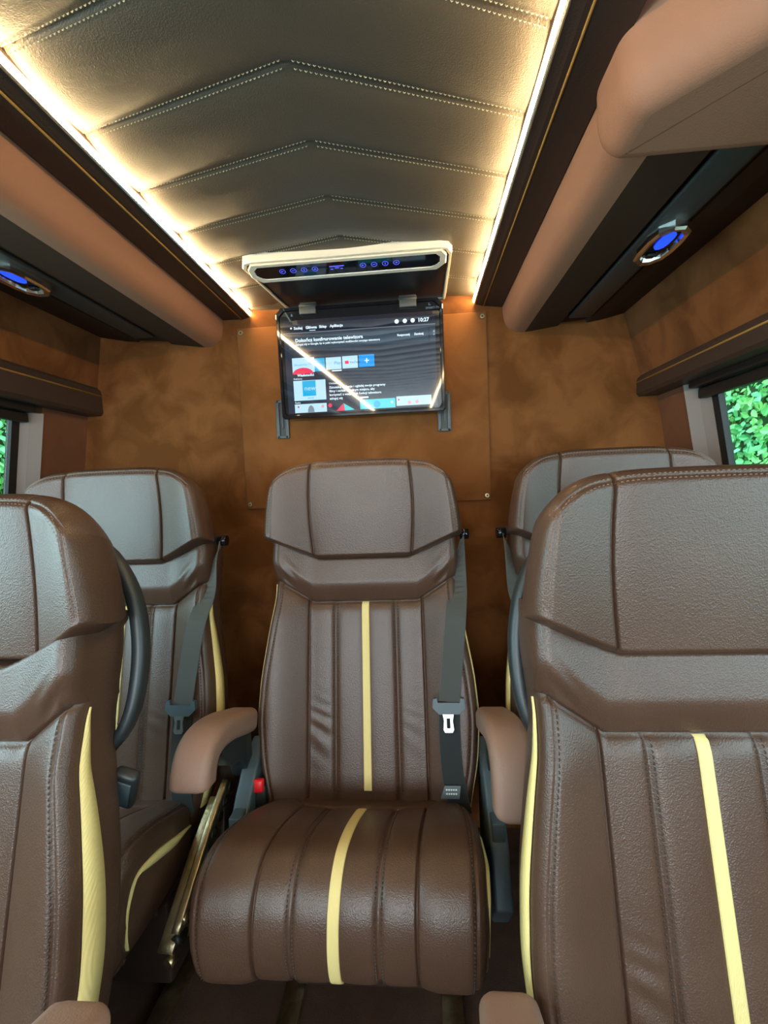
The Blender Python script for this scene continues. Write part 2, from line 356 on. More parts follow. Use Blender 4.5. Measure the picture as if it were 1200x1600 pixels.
# ---- screwed panel on the back wall
t = empty('wall_panel', (-.162, YB, 1.38)); tag(t, 'large rectangular suede covered cover board screwed to the rear wall behind the monitor', 'panel')
b = MB(); b.box((0, -.004, 0), (.770, .009, .565), 'suede_board', r=.003); b.build('board', t)
for sx in (-1, 1):
    for sz in (-1, 1):
        b = MB(); b.cyl((sx*.372, -.0095, sz*.268), .0085, .004, 'zinc', axis=(0, -1, 0), r2=.006); b.cyl((sx*.372, -.0118, sz*.268), .0035, .0012, 'rubber', axis=(0, -1, 0), n=6); fixn(b.build('screw', t))
# slotted brackets
for x, z in ((-.414, 1.374), (.088, 1.372)):
    t = empty('slotted_bracket', (x, YB-.009, z)); side = 'left' if x < 0 else 'right'
    tag(t, 'grey slotted metal bracket on the rear wall under the %s corner of the monitor' % side, 'bracket', 'slotted brackets under the monitor')
    b = MB()
    for dx in (-.0145, .0145): b.box((dx, -.004, 0), (.011, .008, .118), 'rail', r=.0015)
    for dz in (-.055, .055): b.box((0, -.004, dz), (.034, .008, .009), 'rail', r=.0015)
    b.box((0, -.0015, 0), (.028, .003, .108), 'rubber'); b.build('frame', t)
    b = MB(); b.box((.001, -.005, .012), (.004, .004, .080), 'rail', r=.001); b.build('slider', t)
# ================================================================== MONITOR
HX0, HX1 = -.412, .102; HC = (HX0+HX1)/2
mon = empty('ceiling_monitor', (HC, 1.23, ZT)); tag(mon, 'flip-down ceiling monitor with lit smart television menu in a white and black housing', 'monitor')
def M_(name, b): return b.build(name, mon, (-HC, -1.23, -ZT))
b = MB()
def house_outline(in_, y0, y1, c=.030):
    return [(HX0+c+in_, y0+in_), (HX0+c*.35+in_, y0+c*.2+in_), (HX0+in_, y0+c+in_), (HX0+in_+.035*(1), y1), (HX1-in_-.0, y1), (HX1-in_, y0+c+in_), (HX1-c*.35-in_, y0+c*.2+in_), (HX1-c-in_, y0+in_)]
out = house_outline(0, 1.078, 1.375); rings = []
for inn, z in ((0, 1.735), (0, 1.704), (.002, 1.700), (.007, 1.699), (.009, 1.702)):
    rings.append([(p[0], p[1], z) for p in house_outline(inn, 1.078, 1.375)])
b.grid(np.array(rings), 'white_frame', closed=True, smooth=False); fixn(M_('housing_frame', b))
b = MB(); b.prism(house_outline(.010, 1.078, 1.375), 2, 1.706, 1.714, 'matt_black'); M_('recess', b)
# button bar hanging at the front edge
tl = math.radians(35)
def bar(x, u, v):   # u along bar face (down/back), v out of face
    return (x, 1.088+u*math.cos(tl)*1.0+v*math.sin(-tl)*1.0, 1.702-u*math.sin(tl)*.33-v*math.cos(tl))
b = MB(); o2 = []
for x0, x1, u0, u1, v, mname in ((HX0+.016, HX1-.014, .0, .078, 0, 'white_frame'),):
    outl = [(x0+.012, u0), (x0, u0+.02), (x0, u1-.026), (x0+.022, u1), (x1-.022, u1), (x1, u1-.026), (x1, u0+.02), (x1-.012, u0)]
    rings = [[bar(x, u, vv) for x, u in [((p[0]-HC)*k+HC, (p[1]-.036)*k2+.036) for p in outl]] for vv, k, k2 in ((-.004, 1, 1), (.006, 1, 1), (.009, .99, .93), (.009, .94, .66), (.0075, .935, .62))]
    b.grid(np.array(rings), 'white_frame', closed=True, smooth=False)
fixn(M_('control_bar', b))
b = MB(); x0, x1 = HX0+.036, HX1-.034
b.add([bar(x0, .012, .0085), bar(x1, .012, .0085), bar(x1, .058, .0085), bar(x0, .058, .0085)], [(0, 3, 2, 1)], 'gloss_black', False); o = M_('touch_panel', b)
def icon(mb, x, kind, m='blue_icon'):
    n = 18; c = (x, .034)
    for rr, r2 in ((.0075, .0062),):
        ring = [[bar(c[0]+r*math.cos(2*PI*i/n), c[1]+r*math.sin(2*PI*i/n)*1.25, .0092) for i in range(n)] for r in (rr, r2)]
        mb.grid(np.array(ring), m, closed=True, smooth=False)
    gl = {0: [(-.003, -.003), (.003, 0), (-.003, .003)], 1: [(-.0035, -.001), (.0035, -.001), (.0035, .001), (-.0035, .001)], 2: [(-.001, -.0035), (.001, -.0035), (.001, .0035), (-.001, .0035)], 3: [(0, -.0035), (.0035, .002), (-.0035, .002)]}[kind]
    mb.add([bar(c[0]+p[0], c[1]+p[1], .0092) for p in gl], [tuple(range(len(gl)))], m, False)
for i, x in enumerate((-.312, -.285, -.258, -.231, -.113, -.086, -.059, -.032)):
    b = MB(); icon(b, x, i % 4); q = b.build('touch_button', o)
b = MB()
for dx, du, ww in ((-.177, .029, .036), (-.177, .036, .010), (-.190, .040, .006), (-.166, .040, .006)):
    b.add([bar(dx-ww/2, du-.0018, .0092), bar(dx+ww/2, du-.0018, .0092), bar(dx+ww/2, du+.0018, .0092), bar(dx-ww/2, du+.0018, .0092)], [(0, 3, 2, 1)], 'blue_icon', False)
b.build('touch_display', o)
# hinges
for x in (-.300, -.010):
    b = MB(); b.cyl((x, 1.318, 1.684), .0075, .052, 'rail', axis=(1, 0, 0)); b.box((x, 1.326, 1.690), (.050, .020, .014), 'rail', r=.003); b.box((x, 1.309, 1.670), (.048, .008, .022), 'rail', r=.002); M_('hinge', b)
# display: local frame, tilted 2.5 degrees
SX0, SX1, SZT, SH = -.396, .089, 1.682, .318; SY = 1.316; th = math.radians(2.6)
def scr(x, d, v):   # x world, d distance down from the top, v out of the glass towards the viewer
    return (x, SY+d*math.sin(th)-v*math.cos(th), SZT-d*math.cos(th)-v*math.sin(th))
def frame_ring(inn, v, c=.012): 
    x0, x1, d0, d1 = SX0+inn, SX1-inn, inn, SH-inn
    return [scr(x, d, v) for x, d in ((x0+c*1.3, d0), (x1-c*1.3, d0), (x1, d0+c*1.3), (x1, d1-c*.6), (x1-c*.6, d1), (x0+c*.6, d1), (x0, d1-c*.6), (x0, d0+c*1.3))]
b = MB(); R = [frame_ring(.004, -.024), frame_ring(0, -.020), frame_ring(0, .004), frame_ring(.002, .007), frame_ring(.009, .007), frame_ring(.011, .002)]
b.grid(np.array(R), 'gloss_black', closed=True, smooth=False); n0 = 8
b.add(frame_ring(.004, -.024), [tuple(range(8))], 'gloss_black', False)
fr = fixn(M_('display_frame', b))
b = MB(); 
def q4(mb, x0, x1, d0, d1, v, m): mb.add([scr(x0, d0, v), scr(x1, d0, v), scr(x1, d1, v), scr(x0, d1, v)], [(0, 3, 2, 1)], m, False)
q4(b, SX0+.010, SX1-.010, .010, SH-.010, .0025, 'glass_black')
# logo above the picture
text_into(b, 'SMART-TV', .0085, lambda x, y: scr(.040+x, .030-y, .0028), 'ui_grey')
b.add([scr(.052+.0035*math.cos(a), .017+.0035*math.sin(a), .0028) for a in np.linspace(.4, 4.6, 10)]+[scr(.052+.0022*math.cos(a), .017+.0022*math.sin(a), .0028) for a in np.linspace(4.6, .4, 10)], [tuple(range(20))], 'ui_grey', False)
b.add([scr(-.352, .024, .0028), scr(-.349, .0165, .0028), scr(-.346, .024, .0028)], [(0, 1, 2)], 'ui_grey', False)
# active picture: px mapping (0..1, 0..1)
AX0, AX1, AD0, AD1 = -.376, .066, .036, .303
def ax(u): return AX0+(AX1-AX0)*u
def ad(v): return AD0+(AD1-AD0)*v
V1 = .0029; V2 = .0033; V3 = .0037
def rct(u0, v0, u1, v1, m, v=V2): q4(b, ax(u0), ax(u1), ad(v0), ad(v1), v, m)
def tx(s, u, v, size, m='ui_white', al='LEFT', bold=0.0): text_into(b, s, size, lambda x, y: scr(ax(u)+x, ad(v)-y, V3), m, al, bold)
def disc(u, v, r, m, vv=V3, n=16): b.add([scr(ax(u)+r*math.cos(2*PI*i/n), ad(v)+r*math.sin(2*PI*i/n), vv) for i in range(n)], [tuple(range(n))[::-1]], m, False)
rct(0, 0, 1, 1, 'ui_dark', V1)
rct(0, 0, 1, .135, 'ui_top'); rct(0, .133, 1, .139, 'ui_grey', V3)
disc(.052, .082, .0028, 'ui_white'); tx('Szukaj', .070, .097, .0105, bold=.0003); tx('Główna', .150, .097, .0105, bold=.0004); rct(.175, .112, .215, .120, 'ui_white'); tx('Sklep', .240, .097, .0105, bold=.0003); tx('Aplikacje', .312, .097, .0105, bold=.0003)
for u in (.752, .805, .856): disc(u, .085, .0062, 'ui_white')
tx('10:27', .888, .103, .0145, bold=.0005)
rct(.03, .17, 1, .31, 'ui_bar'); rct(.955, .17, .962, .31, 'ui_dark', V3)
tx('Dokończ konfigurowanie telewizora', .075, .232, .0135, bold=.0004); tx('Zaloguj się w Google, by w pełni wykorzystać możliwości swojego telewizora', .075, .268, .0078, bold=.0002)
tx('Rozpocznij', .752, .238, .0082, bold=.0003); tx('Zamknij', .862, .238, .0082, bold=.0003); rct(.985, .20, .997, .225, 'ui_white'); rct(.985, .235, .997, .25, 'ui_white')
rct(.045, .40, .195, .56, 'ui_tile'); rct(.195, .415, .265, .555, 'ui_cyan'); tx('Aktualności TV', .055, .485, .0085, 'ui_cyan')
b.add([scr(ax(.115)+.031*math.cos(a), ad(.575)-.018*math.sin(a), V3) for a in np.linspace(0, PI, 14)], [tuple(range(14))], 'ui_red', False)
tx('Wiadomości', .075, .60, .0095, bold=.0003)
rct(.272, .415, .375, .545, 'ui_tile'); tx('Play', .328, .492, .012, 'ui_blue')
rct(.382, .412, .485, .542, 'ui_tile'); rct(.400, .462, .425, .495, 'ui_red', V3); tx('YouTube', .430, .49, .0085, 'ui_dark')
rct(.492, .408, .595, .538, 'ui_blue'); rct(.530, .468, .560, .476, 'ui_white', V3); rct(.5415, .447, .5485, .497, 'ui_white', V3)
rct(.31, .553, .375, .566, 'ui_white'); tx('Reklama', .048, .634, .0075)
rct(.045, .645, .262, .862, 'ui_tile'); rct(.105, .650, .195, .815, 'ui_cyan', V3); text_into(b, 'news', .020, lambda x, y: scr(ax(.117)+x, ad(.755)-y, V3+.0003), 'ui_tile'); tx('portal', .137, .845, .0075, 'ui_blue')
tx('Ustawienia', .285, .702, .0085)
for i, sx_ in enumerate(('Zainstaluj aplikacje i oglądaj swoje programy', 'filmy i seriale w jednym miejscu, aby', 'korzystać z wszystkich funkcji telewizora', 'zaloguj się')): tx(sx_, .285, .748+.040*i, .0092, bold=.0002)
rct(.49, .855, .545, .872, 'ui_white'); tx('Radio', .048, .892, .0075)
rct(.045, .900, .262, .995, 'ui_tile'); disc(.07, .93, .003, 'ui_red'); disc(.235, .935, .0045, 'ui_pink')
b.add([scr(ax(.155)+.010*math.cos(a), ad(.993)-.020*math.sin(a), V3) for a in np.linspace(0, PI, 12)], [tuple(range(12))], 'ui_grey', False)
disc(.285, .93, .006, 'ui_red'); b.add([scr(ax(.325), ad(.995), V3), scr(ax(.375), ad(.915), V3), scr(ax(.385), ad(.995), V3)], [(0, 2, 1)], 'ui_red', False)
b.add([scr(ax(.385), ad(.995), V3), scr(ax(.377), ad(.915), V3), scr(ax(.45), ad(.99), V3)], [(0, 2, 1)], 'ui_teal', False)
rct(.487, .888, .722, .99, 'ui_teal'); disc(.60, .945, .010, 'ui_cyan'); disc(.70, .93, .004, 'ui_tile')
rct(.730, .875, .960, .975, 'ui_tile'); disc(.815, .945, .0055, 'ui_pink'); disc(.865, .940, .0055, 'ui_pink'); disc(.745, .91, .003, 'ui_red')
M_('screen', b)
# ================================================================== SEATS
AL = math.radians(13.5); CA, SA = math.cos(AL), math.sin(AL); JZ = .418
def bk(x, s, t):    # backrest frame -> seat frame
    return np.stack([x, s*SA-t*CA, JZ+s*CA+t*SA], -1) if isinstance(x, np.ndarray) else Vector((x, s*SA-t*CA, JZ+s*CA+t*SA))
WS = np.array([-.06, 0, .07, .16, .25, .34, .42, .473, .53, .60]); WW = np.array([.218, .231, .247, .255, .249, .235, .221, .219, .228, .222])
def wback(s): 
    # smooth interpolation
    s = np.asarray(s, float); k = np.array([-1, 0, 1])*.02
    return sum(np.interp(s+d, WS, WW) for d in k)/3
def yoke(x): ax_ = np.abs(x); return .424+np.clip((ax_-.128)/.082, 0, 1)*.052
def wrinkle(x, s, seed, amp):
    return amp*np.sin((s*1.0+x*.5)*140+3*np.sin(x*40+seed)+seed)*np.sin(s*31+seed*2)
def t_back(x, s, w):
    """front surface height of the lower back / shoulder band"""
    a = np.abs(x); d = w-a; r = .026
    t = -r+r*np.sqrt(np.clip(1-(1-np.clip(d/r, 0, 1))**2, 0, 1))
    ys = yoke(x); low = 1-sstep(-.003, .003, s-ys)
    bol = sstep(.120, .225, a)*(.034-.012*sstep(.38, .46, s))
    t = t+bol
    dy = s-ys
    t -= .009*gs(dy, .0028)+.005*gs(dy, .014)
    t += (1-low)*.018*sstep(0, .05, dy)
    for c, dep, wid in ((.138, .008, .0020), (.0735, .0040, .0065)):
        q = np.abs(a-c); t -= low*(dep*gs(q, wid)+.0034*np.exp(-q/.010))
    t -= low*.0030*np.exp(-np.clip(a-.009, 0, 1)/.010)
    e = np.abs(d-.017); t -= (.0045*gs(e, .003))*(1-sstep(.47, .49, s))
    t -= .046*sstep(.534, .548, s-np.clip((a-.105)/.125, 0, 1)*.05+.008)                      # dives under the head cushion
    # lumbar folds
    t += low*np.where(x < 0, .0017, .0005)*gs(a-.108, .026)*np.sin(s*175+90*a*np.sign(x)+2*np.sin(s*33))*gs(s-.13, .055)
    t += .0022*(1-low)*gs(a-.19, .022)*np.sin((s-a)*210)*gs(s-.475, .035)
    return t
def qx(Q, W, c):
    a = np.abs(Q); return np.sign(Q)*np.where(a <= 1, a*c, c+(a-1)*(W-c))
def _nodes():
    h = list(np.linspace(0, 1, 30))
    for c in (.0735/.138,): h += [c+d/.138 for d in (-.010, -.0075, -.0055, -.0035, -.0015, 0, .0015, .0035, .0055, .0075, .010)]
    h += [.009/.138, .011/.138, 1-.0015/.138, 1-.003/.138, 1-.005/.138, 1-.008/.138]
    h += [1+d for d in (.015, .03, .05, .08, .12)]+list(1+np.linspace(.16, 1, 30)**.8)
    h = np.unique(np.round(h, 5)); return np.concatenate([-h[::-1][:-1], h])
QX = _nodes()
def build_backrest(parent):
    b = MB(); ss = np.concatenate([np.linspace(-.06, .424, 110), .424+np.array([.001, .0025, .0045, .007]), np.linspace(.435, .60, 46)])
    Q, V = np.meshgrid(QX, ss); X = qx(Q, wback(V), .138)
    for _ in range(4):
        dlt = (yoke(X)-.424)*(1-np.clip(np.abs(V-.424)/np.where(V < .424, .20, .17), 0, 1)); S = V+dlt; W = wback(S); X = qx(Q, W, .138)
    T = t_back(X, S, W); b.grid(bk(X, S, T), 'leather')
    # side walls and rear shell
    for sg in (-1, 1):
        st = np.linspace(0, 1, 9); A, S2 = np.meshgrid(st, ss); W2 = wback(S2); Te = t_back(sg*W2, S2, W2)
        t_ = Te+(-.108-Te)*A; xx = sg*(W2+.003*np.sin(A*PI)-.035*A**5)
        b.grid(bk(xx, S2, t_), 'leather', flip=(sg < 0))
    uu2 = np.linspace(-1, 1, 25); U3, S3 = np.meshgrid(uu2, ss); W3 = wback(S3)-.035; b.grid(bk(U3*W3, S3, -.108-.03*np.sqrt(np.clip(1-U3**4, 0, 1))), 'leather', flip=True)
    # stitch rows
    def row(fx, s0, s1, m, stp=.0068, ln=.0044, wd=.0031):
        s = s0
        while s < s1:
            p = []
            for q in (s, s+ln):
                x = fx(q); ww = float(wback(q)); p.append(bk(x, q, float(t_back(np.array(x), np.array(q), np.array(ww)))+.0005))
            b.thread(p[0], p[1], wd, m, (0, -CA, SA)); s += stp
    for sg in (-1, 1):
        for o_ in (-.0054, .0054): row(lambda q: sg*(.0735+o_), .0, .415, 'thread_brown')
        row(lambda q: sg*(float(wback(q))-.0205), .0, .462, 'thread_brown')
    return b.build('backrest', parent)
def strip(parent, name, fpath, half, n, m, thick=.0022):
    """flat ribbon following a surface: fpath(t)->(centre, normal), half width"""
    pass
def build_seat_stripe(parent, f, name='stripe', label='cream yellow centre stripe'):
    b = MB(); n = 70; rows = []
    for k in range(n):
        rows.append([list(f(k/(n-1), u, h)) for u, h in ((-1, -.002), (-1, .0018), (-.8, .0026), (0, .0029), (.8, .0026), (1, .0018), (1, -.002))])
    b.grid(np.array(rows), 'cream'); o = b.build(name, parent); o['label'] = label; return o
# ---- head cushion
HT = .0
def hb(x, s, t): return bk(x, s, t+.022+(s-.54)*.24)
def head_uv(u, v):
    au = np.abs(u); xb = .230*au
    sb = .528+np.clip((xb-.105)/.125, 0, 1)**1.1*.050
    stp_ = .762-.060*au**5.2-.003*au**2
    s = sb+(stp_-sb)*v
    x = u*(.237-.020*v**1.6)
    return x, s, sb, stp_
def t_head(x, s, sb, st, u, v):
    r = .026; W = .237-.020*v**1.6; dx = W-np.abs(x); dt = (st-s); db = (s-sb)
    f = lambda d, r: np.sqrt(np.clip(1-(1-np.clip(d/r, 0, 1))**2, 0, 1))
    e = f(dx, r)*f(dt, r*1.1)*f(db, .008)
    t = -.014+.038*e+.028*sstep(.110, .225, np.abs(x))
    sx = .117+.007*np.sin(PI*np.clip(v, 0, 1))
    q = np.abs(np.abs(x)-sx); t -= .008*gs(q, .0020)+.0035*np.exp(-q/.012)
    d = np.minimum(dx, dt*1.1); t -= .003*gs(d-.018, .003)*sstep(0, .02, db)
    return t
def build_head(parent):
    b = MB(); uu = np.linspace(-1, 1, 151); uu = np.sign(uu)*(1-(1-np.abs(uu))**1.35); vv = np.linspace(0, 1, 100); vv = .5-.5*np.cos(vv*PI); vv = .6*vv+.4*np.linspace(0, 1, 100)
    Q, V = np.meshgrid(QX, vv); W_ = .237-.020*V**1.6; X = qx(Q, W_, .117)
    X = np.sign(Q)*np.where(np.abs(Q) <= 1, np.abs(Q)*(.117+.007*np.sin(PI*V)), (.117+.007*np.sin(PI*V))+(np.abs(Q)-1)*(W_-(.117+.007*np.sin(PI*V)))); U = X/W_; X, S, SB, ST = head_uv(U, V); T = t_head(X, S, SB, ST, U, V); b.grid(hb(X, S, T), 'leather')
    # band round the edge and rear
    lo = [(u, 0) for u in uu]; rt = [(1, v) for v in vv[1:]]; tp = [(u, 1) for u in uu[::-1][1:]]; lf = [(-1, v) for v in vv[::-1][1:-1]]
    ed = np.array(lo+rt+tp+lf); X, S, SB, ST = head_uv(ed[:, 0], ed[:, 1]); T = t_head(X, S, SB, ST, ed[:, 0], ed[:, 1]); rings = []
    cx, cs = 0, .67
    for a in np.linspace(0, 1, 9):
        k = 1-.17*a**2+.012*math.sin(a*PI); rings.append(hb(X*k, cs+(S-cs)*k, T+(-.080-T)*a))
    b.grid(np.array(rings), 'leather', closed=True, flip=True)
    U, V = np.meshgrid(np.linspace(-1, 1, 21), np.linspace(0, 1, 9)); X, S, _, _ = head_uv(U, V); k = .83
    b.grid(hb(X*k, cs+(S-cs)*k, np.full_like(X, -.080)-.012*(1-U**4)*(1-(2*V-1)**4)), 'leather', flip=True)
    # double top stitch following the outline
    for inset, m in ((.0125, 'thread_tan'), (.0195, 'thread_tan')):
        pts = []
        for k in range(400):
            t = k/399
            if t < .22: u, v = -1, .02+t/.22*.98; 
            elif t > .78: u, v = 1, 1-(t-.78)/.22*.98
            else: u, v = -1+(t-.22)/.56*2, 1
            x, s, sb, st = [float(z) for z in head_uv(np.array(float(u)), np.array(float(v)))]
            pts.append((x, s))
        # inset towards centre
        pin = []
        for (x, s) in pts:
            pin.append((x, s))
        res = []; P = np.array(pin); Tn = np.gradient(P, axis=0); Tn /= np.linalg.norm(Tn, axis=1)[:, None]+1e-9; k5 = np.ones(9)/9
        Tn = np.stack([np.convolve(np.pad(Tn[:, i], 4, mode='edge'), k5, 'valid') for i in (0, 1)], 1); Tn /= np.linalg.norm(Tn, axis=1)[:, None]
        N = np.stack([Tn[:, 1], -Tn[:, 0]], 1); P = P+N*inset
        L = np.concatenate([[0], np.cumsum(np.linalg.norm(np.diff(P, axis=0), axis=1))])
        def surf(l):
            x = np.interp(l, L, P[:, 0]); s = np.interp(l, L, P[:, 1])
            # invert v
            v = .5; 
            for _ in range(12):
                W = .237-.020*v**1.6; u = min(1, max(-1, x/W)); _, _, sb, st = head_uv(np.array(u), np.array(v)); v = min(1, max(0, (s-float(sb))/(float(st)-float(sb))))
            X_, S_, sb, st = head_uv(np.array(u), np.array(v)); return hb(x, s, float(t_head(np.array(x), np.array(s), sb, st, u, v))+.0006)
        l = .005
        while l < L[-1]-.006:
            b.thread(surf(l), surf(l+.0042), .0018, m, (0, -CA, SA)); l += .0066
    return b.build('headrest', parent)
# ---- seat cushion
CP = spline([(.12, -.05), (.05, -.030), (0, -.018), (-.05, .004), (-.12, .034), (-.18, .054), (-.235, .060), (-.275, .042), (-.302, .002), (-.312, -.050), (-.305, -.100), (-.285, -.128)], 160)
CP = np.array(CP); CL = np.concatenate([[0], np.cumsum(np.linalg.norm(np.diff(CP, axis=0), axis=1))]); CT = np.gradient(CP, axis=0); CT /= np.linalg.norm(CT, axis=1)[:, None]; CN = np.stack([-CT[:, 1], CT[:, 0]], 1)*-1
CTOT = CL[-1]; LJ = float(np.interp(0, -CP[:, 0], CL))
def cpos(l): return np.interp(l, CL, CP[:, 0]), np.interp(l, CL, CP[:, 1]), np.interp(l, CL, CN[:, 0]), np.interp(l, CL, CN[:, 1])
def wcush(l): return np.interp(l, [0, LJ, LJ+.05, LJ+.12, LJ+.22, LJ+.32, CTOT-.03, CTOT], [.19, .206, .228, .240, .246, .248, .243, .234])
def cseam(x): a = np.abs(x); return LJ+.060-.010*np.cos(np.clip(a/.075, 0, 1)*PI)*0-.014*sstep(.06, .125, a)-.055*np.clip((a-.125)/.06, 0, 1)
def h_cush(x, l, w):
    a = np.abs(x); d = w-a; r = .034
    h = -r+r*np.sqrt(np.clip(1-(1-np.clip(d/r, 0, 1))**2, 0, 1))
    h += .006*sstep(.12, .17, a)
    dl = l-cseam(x); fr = sstep(-.002, .004, dl)
    h -= .006*gs(dl, .003)+.003*np.exp(-np.abs(dl)/.012)
    for c, dep, wid in ((.134, .008, .0020), (.072, .0035, .0065)):
        q = np.abs(a-c); h -= fr*(dep*gs(q, wid)+.0028*np.exp(-q/.011))
    h -= fr*.0025*np.exp(-np.clip(a-.009, 0, 1)/.011)
    h -= .004*gs(d-.020, .003)
    h -= .02*sstep(.02, 0, CTOT-l+0*x)*0
    return h
def cpt(x, l, h): y, z, ny, nz = cpos(l); return np.stack([x+.075*np.minimum(y, 0), y+ny*h, JZ+z+nz*h], -1)
def build_cushion(parent):
    b = MB(); ll = np.linspace(0, CTOT, 190); Q, L = np.meshgrid(QX, ll); W = wcush(L); X = qx(Q, W, .134); H = h_cush(X, L, W); b.grid(cpt(X, L, H), 'leather', flip=True)
    # sides: from the top edge down to a bottom line
    for sg in (-1, 1):
        W2 = wcush(ll); E = cpt(sg*W2, ll, h_cush(sg*W2, ll, W2)); B = E.copy(); B[:, 2] = np.minimum(E[:, 2], JZ-.120); B[:, 1] = np.clip(E[:, 1], -.275, .12)
        rows = []
        for a in np.linspace(0, 1, 10): 
            R = E*(1-a)+B*a; R[:, 0] = E[:, 0]+sg*(.006*math.sin(a*PI)-.020*a**2); rows.append(R)
        b.grid(np.array(rows), 'leather', flip=(sg > 0))
    b.box((-.01, -.08, JZ-.118), (.40, .38, .02), 'trim_dark', r=.004)
    def row(x_of, l0, l1, m, stp=.0068, ln=.0045):
        l = l0
        while l < l1:
            p = []
            for q in (l, l+ln):
                x = x_of(q); w_ = float(wcush(q)); p.append(Vector(cpt(np.array(x), q, float(h_cush(np.array(x), np.array(q), w_))+.0005)))
            _, _, ny, nz = cpos(l); b.thread(p[0], p[1], .0031, m, (0, ny, nz)); l += stp
    for sg in (-1, 1):
        for o_ in (-.0054, .0054): row(lambda q: sg*(.072+o_), LJ+.062, CTOT-.01, 'thread_brown')
        row(lambda q: sg*(float(wcush(q))-.0235), LJ+.03, CTOT-.01, 'thread_brown')
    return b.build('seat_cushion', parent)
def side_insert(parent, sg, kind):
    """cream inset on the side of the backrest or cushion, pointed at its ends"""
    b = MB(); rows = []
    if kind == 'back':
        for k in range(50):
            a = k/49; s = -.03+a*.50; w_ = float(wback(s)); wd = .038*math.sin(min(1, (1-a)*1.6)*PI/2)**.8+.0005
            t0 = float(t_back(np.array(w_), np.array(s), np.array(w_)))-.004; r_ = []
            for q, hh in ((0, .0002), (0, .0022), (.5, .0034), (1, .0022), (1, .0002)):
                tt = t0-wd*q; te = float(t_back(np.array(w_), np.array(s), np.array(w_))); A_ = min(1, max(0, (tt-te)/(-.108-te))); r_.append(list(bk(sg*(w_+hh+.001+.003*math.sin(A_*PI)-.035*A_**5), s, tt)))
            rows.append(r_)
        b.grid(np.array(rows), 'cream', flip=(sg < 0)); o = b.build('side_insert', parent)
    else:
        for k in range(50):
            a = k/49; l = LJ+.045+a*(CTOT-LJ-.065); w_ = float(wcush(l)); y, z, ny, nz = cpos(l); wd = .017*math.sin(PI*min(1, a*1.75))**1.0 if a < .57 else .007*math.sin(PI*(a-.57)/.43)
            wd = abs(wd)+.0006; r_ = []
            for q, hh in ((0, .0), (0, .004), (.5, .006), (1, .004), (1, .0)):
                d = -.036-wd*q; r_.append([.075*min(y, 0)+sg*(w_+hh+.001), y+ny*d, JZ+z+nz*d])
            rows.append(r_)
        b.grid(np.array(rows), 'cream', flip=(sg > 0)); o = b.build('side_insert', parent)
    o['label'] = 'cream yellow inset on the side'; return o
def edge_piping(parent, sg):
    pass
# ---- armrest: sg side, off = |x|, drop lowers the front
def armrest(parent, sg, off=.272, drop=0.0, dy=0, dz=0):
    path = spline([(sg*off, .015, .163+JZ), (sg*off, -.03, .180+JZ), (sg*off, -.10, .207+JZ), (sg*off, -.160, .220+JZ), (sg*off, -.200, .212+JZ-drop*.2), (sg*off, -.219, .185+JZ-drop*.6), (sg*off, -.224, .160+JZ-drop)], 34)
    path = [(p[0], p[1]+dy, p[2]+dz) for p in path]
    b = MB()
    def sec(t):
        k = 1.0
        if t < .06: k = .55+.45*math.sin(t/.06*PI/2)
        if t > .94: k = .62+.38*math.sin((1-t)/.06*PI/2)
        return [(p[0]*k, p[1]*k) for p in rrect(.074, .052, .017, 5)]
    b.sweep(path, sec, 'leather_tan', side=(1, 0, 0))
    # top seam lines on both sides
    arm = b.build('armrest', parent); fixn(arm); arm['label'] = 'padded tan leather armrest curving down at the front'
    b = MB(); x = sg*(off+.004)
    prof = [(.012, .150), (.012, .05), (.002, .032), (-.012, .045), (-.030, .08), (-.055, .105), (-.095, .120), (-.135, .165), (-.140, .196), (-.03, .160)]
    b.prism([(p[0]+dy, p[1]+JZ+dz) for p in prof], 0, x-.020, x+.020, 'plastic_dark', r=.003); fixn(b.build('arm_bracket', arm))
    return arm
def side_cover(parent, sg):
    b = MB(); x = sg*.268
    prof = [(.06, .10), (.06, -.20), (-.10, -.20), (-.16, -.12), (-.12, -.03), (-.06, .035), (-.02, .07)]
    b.prism([(p[0], p[1]+JZ) for p in prof], 0, x-.014, x+.022, 'plastic_grey', r=.006); o = fixn(b.build('side_cover', parent))
    q = MB(); q.box((x+.004, -.095, JZ-.018), (.026, .034, .070), 'plastic_grey', r=.003); q.build('cover_plug', o); return o
def base(parent):
    b = MB(); b.box((0, .03, .155), (.34, .20, .26), 'trim_dark', r=.01)
    b.box((0, .0, JZ-.140), (.40, .30, .03), 'trim_dark', r=.006); b.build('pedestal', parent)
    for sx in (-1, 1):
        q = MB(); q.box((sx*.17, -.02, .010), (.045, .50, .020), 'zinc', r=.003); q.build('floor_rail', parent)
def buckle(parent, sg):
    b = MB(); c = Vector((sg*.240, -.025, JZ+.005)); r = Matrix.Rotation(math.radians(-12), 3, 'X')
    b.box(c, (.030, .030, .055), 'plastic_dark', r=.004, rot=r); o = b.build('belt_buckle', parent)
    q = MB(); q.box(c+Vector((0, -.010, .032)), (.025, .016, .028), 'red', r=.005, rot=r); p = q.build('release_button', o); p['label'] = 'bright red release button'
